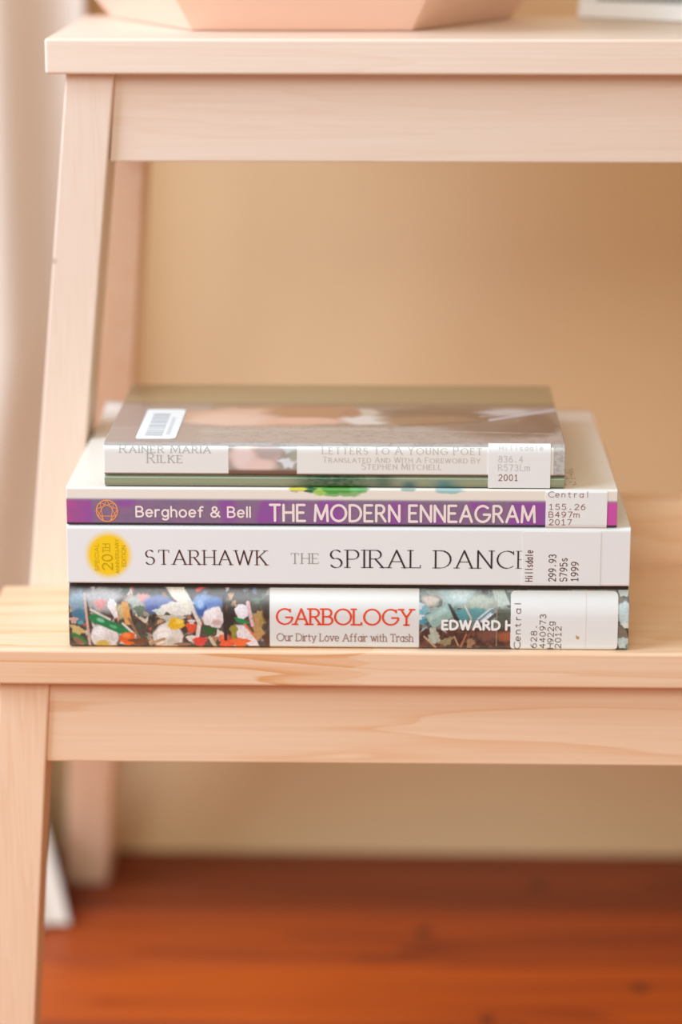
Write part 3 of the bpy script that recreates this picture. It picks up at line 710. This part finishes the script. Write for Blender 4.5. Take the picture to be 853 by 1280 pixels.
stamp('stain', i_, S1, ink('ochre', (190, 158, 90)), b1, lift=.00030)

# ================================================================== BOOK 2: white paperback
B2Z0, B2Z1 = B1Z1 + .0002, 0.0529
b2 = empty('paperback_book', (0.117, 0.078, B2Z0), 'thick white paperback with a yellow round seal on its spine, second from bottom', 'book')
def paint2(Xa, Z, Yd):
    a = Art(Xa, row(Z), (236, 235, 228))
    a.ell(136.3, 695.5, 27.5, 27.5, (250, 206, 20), soft=.30)
    return a.c
cover2_m = printed('paperback_card', rough=.5, coat=.15, coat_rough=.3)
us2 = np.concatenate([np.linspace(ux(84.2), ux(170), 120)[:-1], np.linspace(ux(170), ux(787), 50), [ux(788)]])
pr2 = profile(0.156, B2Z0, B2Z1, .0008, .0016, n=6, step=.0003)
sheet('cover', us2, pr2, .0004, paint2, cover2_m, b2)
box('page_block', ux(85), ux(787.2), .0006, .1555, B2Z0 + .0005, B2Z1 - .0005, page_m, b2, bev=.0003)
S2 = surf_of(pr2)
K2 = .000344
i_ = Ink(); text(i_, 'STARHAWK', ux(183), zz(706.5), 17.5 * K2, wt=.115, width=151 * UX, track=.30, style='roman', contrast=.75, serif=.16)
stamp('author_text', i_, S2, ink('dark_plum', (84, 44, 40)), b2, label='dark plum roman lettering')
i_ = Ink(); text(i_, 'THE', ux(365), zz(704.5), 12.5 * K2, wt=.10, width=34 * UX, track=.28, style='roman', contrast=.7, serif=.16)
stamp('title_text', i_, S2, ink('grey', (150, 140, 136)), b2, label='small grey roman lettering')
i_ = Ink(); text(i_, 'SPIRAL', ux(414.5), zz(709), 21.5 * K2, wt=.105, width=112 * UX, track=.28, style='roman', contrast=.75, serif=.16)
text(i_, 'DANC', ux(545.5), zz(709), 21.5 * K2, wt=.105, width=97 * UX, track=.30, style='roman', contrast=.75, serif=.16)
i_.seg((ux(648.5), zz(709)), (ux(648.5), zz(687.5)), .00034, .00034); i_.seg((ux(645.5), zz(709)), (ux(653.5), zz(709)), .0001, .0001); i_.seg((ux(645.5), zz(687.5)), (ux(653.5), zz(687.5)), .0001, .0001); i_.seg((ux(648.5), zz(698)), (ux(653), zz(698)), .0001, .0001)
stamp('title_text', i_, S2, ink('charcoal', (58, 50, 52)), b2, label='large charcoal roman lettering')
sticker('spine_label', S2, ux(654), ux(751), zz(730), zz(663.5), plain('clear_tape_paper', lin(236, 234, 227), rough=.55, var=.01), b2, rad=.0002, lift=.00018)
i_ = Ink()
for t, x_, w_ in (('Hillsdale', 666.5, 38), ('299.93', 695.5, 33), ('S795s', 709.5, 29), ('1999', 723.5, 24)):
    text(i_, t, ux(x_), zz(724.5), 8.6 * UX, wt=.13, width=w_ * K2, track=.26, rot=90, mono=.8)
stamp('label_text', i_, S2, ink('typed', (98, 62, 52)), b2, lift=.00024)
i_ = Ink()
for t, x_, y_, h_, w_, wt in (('SPECIAL', 123.5, 715, 4.6, 34, .12), ('20', 140.5, 713.5, 12.5, 18.5, .11), ('TH', 136.5, 692, 7.5, 10.5, .11), ('ANNIVERSARY', 149, 718.5, 4.2, 43, .12), ('EDITION', 157.5, 709.5, 4.8, 26, .12)):
    text(i_, t, ux(x_), zz(y_), h_ * UX, wt=wt, width=w_ * K2, track=.22, rot=90, style='roman', serif=.08)
i_.seg((ux(137.8), zz(692)), (ux(137.8), zz(681)), .00012, .00012)
stamp('seal_text', i_, S2, ink('olive_gold', (196, 160, 10)), b2, lift=.00006, label='gold lettering on the yellow seal')

# ================================================================== BOOK 3: purple-spined paperback
B3Z0, B3Z1 = B2Z1 + .0003, 0.0691
b3 = empty('paperback_book', (0.115, 0.078, B3Z0), 'slim paperback with a purple spine and cream cover, on top of the white paperback', 'book')
def paint3(Xa, Z, Yd):
    Ya = row(Z)
    a = Art(Xa, Ya, (238, 228, 210))
    n1 = vnoise(Xa, Ya, 26, 11); n2 = vnoise(Xa, Ya, 5, 12)
    sp = np.clip((Ya - 625.5) / 1.2 + .5, 0, 1) * (Yd < .006)
    a.put(sp, (142, 108, 138)); a.put(sp * np.clip((n1 - .45) * 5, 0, 1), (150, 82, 154)); a.put(sp * np.clip((.40 - n1) * 5, 0, 1) * .8, (136, 112, 132)); a.put(sp * np.clip((118 - Xa) / 30, 0, 1) * .8, (184, 82, 134))
    a.put(sp * (n2 > .6) * .25, (120, 96, 140)); a.put(sp * np.clip((Xa - 757) / 2, 0, 1), (208, 84, 164))
    a.put(np.exp(-((Ya - 625.5) / 1.4) ** 2) * (Yd < .006) * .7, (150, 144, 152))
    edge = np.clip((Ya - 654.8) / .8 + .5, 0, 1); a.put(edge, (40, 40, 50)); a.put((Yd > .006) * (Z < (B3Z0 + B3Z1) / 2), (44, 44, 54))  # dark back cover; its edge widened to paint shade in the gap
    # watercolour on the front cover
    top = (Z > B3Z1 - .006) 
    def blob(cx, cv, rx_, rv, col, al=1.0, sd=0):
        v = Yd * 1000 + (B3Z1 - Z) * 1000
        r = np.sqrt(((Xa - cx) / rx_) ** 2 + ((v - cv) / rv) ** 2) * (1 + .5 * (vnoise(Xa, v * 6, 6, 20 + sd) - .5))
        a.put(np.clip((1 - r) * 4, 0, 1) * top, col, al)
    blob(416, 0, 50, 2.6, (34, 104, 62)); blob(424, 1.2, 30, 2.6, (96, 170, 70), .8, 1); blob(372, 0.4, 13, 0.9, (214, 196, 50), 1, 2); blob(400, 1.8, 9, 1.5, (170, 206, 90), .9, 5); blob(450, .5, 12, 1.8, (120, 186, 110), .8, 3); blob(510, .4, 12, 1.0, (80, 150, 140), .7, 4); blob(560, .6, 20, 1.5, (110, 180, 180), .7, 6)
    return a.c
cover3_m = printed('glossy_card', rough=.38, coat=.25, coat_rough=.25)
us3 = np.concatenate([np.linspace(ux(85), ux(769.5), 520), [ux(770)]])
ft3 = [.0012, .0016, .002, .0025, .003, .0035, .004, .005, .006, .007, .008, .010, .012, .015, .02, .03, .05, .07, .09, .11, .125, .135, .142, .148, .152]
pr3 = profile(0.152, B3Z0, B3Z1, .0006, .0009, n=5, step=.0003, fine_top=ft3)
cov3 = sheet('cover', us3, pr3, .00035, paint3, cover3_m, b3)
# front cover corner at the back left has curled up a little
me = cov3.data; n_ = len(me.vertices); co = np.zeros(n_ * 3, dtype=np.float32); me.vertices.foreach_get('co', co); co = co.reshape(-1, 3)
cu = np.clip((co[:, 1] - .128) / .024, 0, 1) ** 2 * np.clip((.055 - co[:, 0]) / .055, 0, 1) * (co[:, 2] > (B3Z0 + B3Z1) / 2)
co[:, 2] += cu * .0035
me.vertices.foreach_set('co', co.ravel()); me.update()
box('page_block', ux(86), ux(769), .0005, .1512, B3Z0 + .0005, B3Z1 - .0005, page_m, b3, bev=.0003)
S3 = surf_of(pr3); K3 = .0003426
i_ = Ink(); text(i_, 'Berghoef & Bell', ux(172), zz(647), 12.3 * K3, wt=.175, width=142 * UX, track=.25)
stamp('author_text', i_, S3, ink('warm_white', (242, 226, 214)), b3, label='white rounded lettering')
i_ = Ink(); text(i_, 'THE MODERN ENNEAGRAM', ux(339), zz(651.3), 19.8 * K3, wt=.155, width=329 * UX, track=.255)
stamp('title_text', i_, S3, ink('warm_white', (242, 226, 214)), b3, label='large white rounded lettering')
i_ = Ink(); cx_, cy_ = 135.5, 640; rU, rV = 13.2 * UX, 13.2 * K3
P9 = [(ux(cx_) + rU * math.cos(math.radians(90 - 40 * k)), zz(cy_) + rV * math.sin(math.radians(90 - 40 * k))) for k in range(9)]
i_.line([(ux(cx_) + rU * math.cos(t * math.pi / 18), zz(cy_) + rV * math.sin(t * math.pi / 18)) for t in range(37)], .00022)
for tri in ((0, 3, 6, 0), (1, 4, 2, 8, 5, 7, 1)): i_.line([P9[k] for k in tri], .00014)
stamp('emblem', i_, S3, ink('peach_orange', (246, 158, 84)), b3, label='orange ring with a nine-pointed line figure')
sticker('spine_label', S3, ux(681.5), ux(757.5), zz(659), B3Z1 - .0003, label_m, b3, nv=18, lift=.00022, label='white library label with typed shelf number')
i_ = Ink()
for t, x_, y_, w_ in (('155.26', 685.5, 635.2, 45), ('B497m', 685.5, 644.8, 37), ('2017', 686, 654.2, 28)):
    text(i_, t, ux(x_), zz(y_), 6.7 * K3, wt=.13, width=w_ * UX, track=.26, mono=.85)
text(i_, 'Central', ux(685.5), zz(619.8), 6.6 * K3, wt=.11, width=50 * UX, track=.26, mono=.85)
stamp('label_text', i_, S3, ink('typed_red', (150, 100, 92)), b3, lift=.00027)
# printed and stamped marks on the front cover near the right edge
top3 = lambda u, v: ((u, v, B3Z1), Vector((0, 0, 1)))
i_ = Ink(); r_ = random.Random(3)
for k in range(5):
    for j in range(9):
        if r_.random() < .62:
            u_ = .2068 + k * .0011 + r_.uniform(-.0002, .0002); v_ = .008 + j * .0034 + r_.uniform(-.0006, .0006)
            i_.seg((u_, v_), (u_ + r_.uniform(.0003, .0007), v_ + r_.uniform(.0006, .0018)), .00022, .00022)
stamp('cover_print', i_, top3, ink('tan_brown', (146, 112, 76)), b3, label='small brown print running up the front cover')

# ================================================================== BOOK 4 (top): small jacketed hardcover
B4Z0, B4Z1 = B3Z1 + .0003, 0.0876
b4 = empty('hardcover_book', (0.112, 0.060, B4Z0), 'small hardcover in a clear plastic jacket with a brown portrait cover, topmost of the stack', 'book')
b4y = 0.0008                      # set back a little from the spines below
def foreshort(x, y):            # cover artwork coordinates: spine units across, metres in depth
    k = 754.0 / (y + 198.0)
    return 500 + (x - 500) * k, 1.17 * (k - 1) * 1000
def paint4(Xa, Z, Yd):
    Ya = row(Z)
    V = (Yd - b4y - .003) * 1000                                  # depth on the cover in mm
    isTop = (Z > B4Z1 - .0012) | ((Yd > b4y + .0033) & (Z > .08))
    nz1 = vnoise(Xa, Ya * 3, 4, 31); nz2 = vnoise(Xa * .5, V * 3.0, 4, 32) * .6 + vnoise(Xa * 1.4, V * 6.0, 5, 34) * .4; nz3 = vnoise(Xa * .5, V, 9, 33)
    # spine
    a = Art(Xa, Ya, (170, 160, 146))
    # spine photo panel
    a.ell(318, 574, 30, 17, (226, 196, 180), n=.05, soft=.3); a.ell(306, 572, 12, 15, (236, 214, 202), soft=.7); a.ell(337, 566, 17, 10, (190, 172, 162), soft=.5, n=.08); a.ell(326, 584, 20, 8, (236, 206, 190), soft=.6)
    a.ell(362, 579, 10, 6, (226, 228, 224), n=.2, soft=.4); a.ell(364, 562, 10, 5, (206, 210, 204), n=.2, soft=.5); a.ell(369, 571, 6, 7, (170, 172, 150), soft=.6)
    a.rect(280, 380, 588.5 + 0, 595, (120, 88, 70), 3, .95)
    whitep = np.maximum(np.minimum(Xa - 120, 287.5 - Xa), np.minimum(Xa - 372.5, 690 - Xa)) / .8 + .5
    a.put(whitep, (236, 234, 222)); 
    a.put(np.clip(Xa - 690, 0, 1), (196, 192, 182)); a.put(np.clip(Xa - 690, 0, 1) * (nz1 > .5) * .6, (160, 156, 148))
    a.put(np.clip((557.5 - Ya) / 1.5, 0, 1) * (1 - (whitep > 1)), (160, 150, 136))
    # lower joint: green strip of the back cover
    gs = np.clip((Ya - 595.3) / 1.0, 0, 1); a.put(gs, (150, 158, 124)); a.put(np.exp(-((Ya - 594.6) / 1.2) ** 2), (120, 92, 68)); a.put(np.clip((Ya - 608.8), 0, 1), (74, 64, 44))
    g2 = gs * np.exp(-((Xa - 418) / 46) ** 4); a.put(g2 * (nz1 * .5 + .6), (22, 84, 52), .95)  # green blot: watercolour below mirrored in the film, painted into the jacket
    a.put(gs * np.exp(-((Xa - 480) / 14) ** 2) * .7, (50, 90, 70)); a.put(gs * np.exp(-((Xa - 512) / 9) ** 2) * np.clip((Ya - 600) / 4, 0, 1), (40, 110, 110), .8); a.put(gs * np.exp(-((Xa - 556) / 14) ** 2) * np.clip((Ya - 598) / 5, 0, 1), (60, 130, 130), .8)  # green and teal spots of the same painted reflection
    sp = a.c
    # front cover: sepia portrait photograph, greys lightened to paint in the film's haze
    c = Art(Xa, V, (158, 142, 126)); 
    c.put(nz3 * .5, (118, 98, 80)); c.put(np.clip((150 - V) / 150, 0, 1) * 0, (0, 0, 0))
    def E(x, y, rx_, y0, y1, col, al=1.0, soft=.35, n=.06, sd=0):
        cx, vb = foreshort(x, y0); _, vt = foreshort(x, y1); c.ell(cx, (vb + vt) / 2, rx_, abs(vt - vb) / 2, col, soft=soft, al=al, n=n, seed=sd)
    c.rect(-50, 2000, foreshort(0, 512)[1], 300, (160, 142, 98), 8, .9)          # olive band at the far edge
    c.rect(-50, 2000, foreshort(0, 513)[1], foreshort(0, 509)[1], (120, 98, 74), 5, .6)
    c.rect(-50, 2000, -5, foreshort(0, 538)[1], (178, 168, 158), 6, .9)           # grey tweed near the spine
    c.put(((nz2 > .56) & (V < 34)) * .3, (188, 178, 166)); c.put(((nz2 < .36) & (V < 34)) * .25, (122, 110, 100))
    c.rect(100, 250, -5, foreshort(0, 512)[1], (170, 156, 146), 10, .7)
    E(335, 526, 105, 537, 514, (206, 160, 130), sd=1); E(300, 527, 60, 536, 518, (222, 180, 156), soft=.7, sd=2); E(285, 531, 50, 537, 524, (232, 196, 176), soft=.6)
    E(390, 520, 60, 530, 512, (170, 120, 84), soft=.4, sd=3); E(380, 531, 50, 535, 527, (226, 178, 154), soft=.5)
    E(462, 529, 36, 535, 524, (226, 220, 208), soft=.4, sd=4); E(456, 521, 20, 525, 517, (200, 190, 170), soft=.5); E(440, 521, 12, 527, 516, (160, 112, 84), soft=.6)
    E(560, 524, 90, 534, 514, (116, 92, 72), soft=.4, sd=5); E(540, 530, 60, 536, 525, (150, 116, 86), soft=.5, sd=2); E(620, 538, 60, 549, 530, (128, 110, 96), soft=.9, sd=3)
    E(640, 520, 40, 524, 516.5, (196, 190, 186), soft=.5, sd=1); E(676, 534, 24, 548, 520, (110, 90, 76), soft=.5); E(655, 540, 26, 548, 532, (120, 100, 86), soft=.9)
    for (x0, y0, x1, y1, w_, col, al) in ((612, 529, 692, 517, 2.2, (206, 204, 206), .8), (600, 525, 650, 522, 1.5, (190, 182, 176), .6), (470, 541, 690, 545, 1.2, (196, 186, 174), .45), (250, 544, 470, 540, 1.2, (200, 188, 176), .45), (480, 520, 610, 523, 1.6, (92, 72, 58), .5), (500, 536, 600, 531, 1.8, (96, 78, 64), .5), (300, 516, 420, 514, 2.5, (150, 108, 78), .6), (640, 548, 700, 536, 2.0, (112, 92, 78), .5), (180, 514, 700, 512.5, 1.5, (96, 80, 62), .45)):
        p = foreshort(x0, y0); q = foreshort(x1, y1); c.line(p, q, w_, col, al)
    m = isTop[..., None] * 1.0
    return sp * (1 - m) + c.c * m
jacket4_m = printed('jacket_under_clear_film', rough=.4, coat=1.0, coat_rough=.22, grain=.06)
us4 = np.concatenate([np.linspace(ux(133), ux(704.5), 620)])
z0, z1 = B4Z0, B4Z1
P4 = [(b4y + .117, z0), (b4y + .06, z0), (b4y + .02, z0), (b4y + .006, z0), (b4y + .003, z0)]
P4 += [(b4y + .0014 - .0014 * math.sin(a), z0 + .0014 - .0014 * math.cos(a)) for a in [math.pi / 2 * i / 5 for i in range(6)]]
zg0 = z0 + .0042; 
for i in range(1, 8): P4.append((b4y + 0.0 , z0 + .0014 + (.0028 * i / 8)))
P4 += [(b4y + .0010, zg0), (b4y + .0018, zg0 + .0003), (b4y + .0016, zg0 + .0006), (b4y + .0006, zg0 + .0009)]
zb = zg0 + .0010; nS = 34
for i in range(nS + 1):
    t = i / nS; a = t * 1.0
    z = zb + (z1 - zb) * math.sin(min(1, t) * math.pi / 2) ** .92 if t < 1 else z1
    y = b4y + .0032 * max(0, 1 - math.cos(max(0, (t - .45)) / .55 * math.pi / 2)) ** 1.3
    P4.append((y, z))
yt0 = P4[-1][0]
P4 += [(yt0 + (b4y + .117 - yt0) * k / 80, z1) for k in range(1, 81)]
pr4 = P4
sheet('dust_jacket', us4, pr4, .0004, paint4, jacket4_m, b4)
box('page_block', ux(136), ux(702), b4y + .008, b4y + .114, z0 + .0028, z1 - .0028, page_m, b4, bev=.0003)
for k0, k1 in ((z0 + .0005, z0 + .0026), (z1 - .0026, z1 - .0005)):
    box('cover_board', ux(133.6), ux(704), b4y + .0075, b4y + .1165, k0, k1, board_m, b4, bev=.0003)
def S4(u, z):
    s = np.array([p for p in P4 if p[0] < b4y + .0033 and p[1] > z0 + .001]); zs = s[:, 1]; ys = s[:, 0]; o = np.argsort(zs, kind='stable')
    y = float(np.interp(z, zs[o], ys[o])); e = .0008
    dy = (float(np.interp(min(z + e, z1), zs[o], ys[o])) - float(np.interp(z - e, zs[o], ys[o]))) / (2 * e)
    return (u, y, z), Vector((0, -1, max(0, min(2, dy)))).normalized()
# rows of the curved spine
K4 = .0003375
soft_ink = ink('pale_grey', (196, 192, 180)); soft2 = ink('pale_warm', (204, 190, 174))  # pale inks: sheen washing out the spine lettering, put into the colour
i_ = Ink(.0005); text(i_, 'RAINER MARIA', ux(153), zz(567.5), 9.5 * K4, wt=.11, width=112 * UX, track=.30, style='roman', contrast=.6, serif=.16, small=.80)
text(i_, 'RILKE', ux(187), zz(580), 11.5 * K4, wt=.11, width=43 * UX, track=.30, style='roman', contrast=.6, serif=.16, small=.8)
stamp('author_text', i_, S4, ink('pale_slate', (178, 178, 170)), b4, label='pale grey roman lettering')
i_ = Ink(.0005); text(i_, 'LETTERS TO A YOUNG POET', ux(404), zz(568), 9.0 * K4, wt=.11, width=197 * UX, track=.34, style='roman', contrast=.6, serif=.16, small=.82)
stamp('title_text', i_, S4, soft_ink, b4, label='pale grey roman lettering')
i_ = Ink(.0005); text(i_, 'TRANSLATED AND WITH A FOREWORD BY', ux(405), zz(578.5), 6.8 * K4, wt=.11, width=194 * UX, track=.30, style='roman', contrast=.5, serif=.09, small=.82)
text(i_, 'STEPHEN MITCHELL', ux(453), zz(587), 7.6 * K4, wt=.11, width=98 * UX, track=.30, style='roman', contrast=.5, serif=.09, small=.82)
stamp('subtitle_text', i_, S4, soft2, b4, label='small pale lettering')
def S4flat(u, z):                   # the label bridges the joint instead of sinking into it
    if z < zb + .0016: return (u, b4y, z), Vector((0, -1, 0))
    return S4(u, z)
sticker('spine_label', S4flat, ux(609.5), ux(686.5), zz(611) + .0006, z1 - .0001, label_m, b4, nv=40, lift=.00030, label='white library label wrapped over the spine')
i_ = Ink(.0005); text(i_, '836.4', ux(622), zz(577), 7.5 * K4, wt=.12, width=30 * UX, track=.26, mono=.85); text(i_, 'R573Lm', ux(622), zz(587.5), 7.5 * K4, wt=.12, width=38 * UX, track=.26, mono=.85)
text(i_, 'Hillsdale', ux(623), zz(562.5), 4.5 * K4, wt=.12, width=54 * UX, track=.26, mono=.85)
stamp('label_text', i_, S4flat, ink('sheen_grey', (206, 200, 192)), b4, lift=.00036)  # typed ink paled by sheen, put into the colour
i_ = Ink(.0005); text(i_, '2001', ux(622.5), zz(600), 7.5 * K4, wt=.13, width=24 * UX, track=.26, mono=.85)
stamp('label_text', i_, S4flat, ink('typed_red', (150, 100, 92)), b4, lift=.00036)
top4 = lambda u, v: ((u, b4y + v, z1), Vector((0, 0, 1)))
def tp(x, y):
    X_, v = foreshort(x, y); return ux(X_), v / 1000
# barcode label on the cover
u0, v0 = tp(172, 551); u1, v1 = tp(222, 551); _, v2 = tp(200, 517)
bl = sticker('barcode_label', top4, u0, u1, v0, v2, label_m, b4, rad=.0022, nv=8, lift=.00020, label='white barcode label on the front cover')
i_ = Ink(.0005); r_ = random.Random(5); v = v0 + .006
while v < v2 - .008:
    wv = r_.choice((.0003, .0005, .0009)); i_.seg((u0 + .0035, v), (u1 - .006, v), wv, wv); v += wv * 2 + r_.choice((.0005, .0009, .0014))
for k in range(14): i_.seg((u1 - .0046, v0 + .008 + k * .0024), (u1 - .0030, v0 + .008 + k * .0024), .0005, .0005)
stamp('barcode', i_, top4, ink('bar_grey', (196, 196, 194)), b4, lift=.00026)

# ================================================================== peach faceted planter on the upper tread
planter = empty('planter', (0.0955, 0.197, UZ), 'large peach faceted planter bowl standing on the upper tread', 'planter')
def make_planter():
    bm = bmesh.new()
    base = [(0.0030, .1962), (0.0470, .1135), (0.1430, .1150), (0.1890, .1965), (0.1440, .2790), (0.0475, .2785)]
    cx, cy = 0.0955, 0.197
    rings = []
    for off, z in ((0, 0.0), (.030, .034), (.036, .060), (.026, .098), (.022, .098), (.030, .060), (.024, .036), (-.006, .008)):
        rr_ = []
        for (x, y) in base:
            d = Vector((x - cx, y - cy)); l = d.length
            p = Vector((cx, cy)) + d * ((l + off) / l); rr_.append(bm.verts.new((p.x, p.y, UZ + .0003 + z)))
        rings.append(rr_)
    bm.faces.new(rings[0][::-1])
    for a, b in zip(rings[:-1], rings[1:]):
        for i in range(6): bm.faces.new((a[i], a[(i + 1) % 6], b[(i + 1) % 6], b[i]))
    bm.faces.new(rings[-1])
    bmesh.ops.bevel(bm, geom=bm.edges[:], offset=.0006, segments=2, profile=.5, affect='EDGES', clamp_overlap=True)
    bmesh.ops.recalc_face_normals(bm, faces=bm.faces[:])
    me = bpy.data.meshes.new('bowl'); bm.to_mesh(me); bm.free()
    o = link('bowl', me, plain('peach_glaze', lin(246, 206, 182), rough=.55, var=.015)); place_child(o, planter)
    sm = prism('soil', [((x - cx) * .93 + cx, (y - cy) * .93 + cy) for x, y in base], UZ + .020, UZ + .075, plain('soil', lin(70, 48, 34), rough=1, var=.3, scale=200, bump=.5), planter, bev=.001)
make_planter()

# ================================================================== white picture frame on the upper tread
frame = empty('picture_frame', (0.2840, 0.185, UZ), 'white picture frame leaning back beside the planter, right end of the upper tread', 'picture frame')
def make_frame():
    W_, H_, t = .105, .150, .012
    fm = plain('white_lacquer', lin(244, 243, 240), rough=.35, var=.01)
    F = Matrix.Translation((0.2203, 0.2010, UZ + .0006)) @ Matrix.Rotation(math.radians(-35.5), 4, 'Z') @ Matrix.Rotation(math.radians(-12), 4, 'X')
    def bx_(name, x0, x1, y0, y1, z0, z1, mat, bev=.0008):
        c = [F @ Vector(p) for p in ((x0, y0, z0), (x1, y0, z0), (x1, y1, z0), (x0, y1, z0), (x0, y0, z1), (x1, y0, z1), (x1, y1, z1), (x0, y1, z1))]
        return hexa(name, c, mat, frame, bev=bev)
    r = .0080
    bx_('frame_rail', 0, W_, 0, t, 0, r, fm); bx_('frame_rail', 0, W_, 0, t, H_ - r, H_, fm)
    bx_('frame_stile', 0, r, 0, t, r, H_ - r, fm); bx_('frame_stile', W_ - r, W_, 0, t, r, H_ - r, fm)
    bx_('mat_board', r - .001, W_ - r + .001, .005, .007, r - .001, H_ - r + .001, plain('grey_mat', lin(200, 196, 190), rough=.7), bev=0)
    g, N, L, P = new_mat('frame_glass'); P.inputs['Transmission Weight'].default_value = 1; P.inputs['Roughness'].default_value = .02; P.inputs['IOR'].default_value = 1.45; P.inputs['Base Color'].default_value = (.93, .98, .95, 1)
    bx_('glass', r - .0005, W_ - r + .0005, .0028, .0045, r - .0005, H_ - r + .0005, g, bev=0)
    bx_('easel_back', W_ * .42, W_ * .58, t + .0005, t + .003, .0, .09, plain('grey_back', lin(90, 86, 80), rough=.8), bev=.0003)
make_frame()
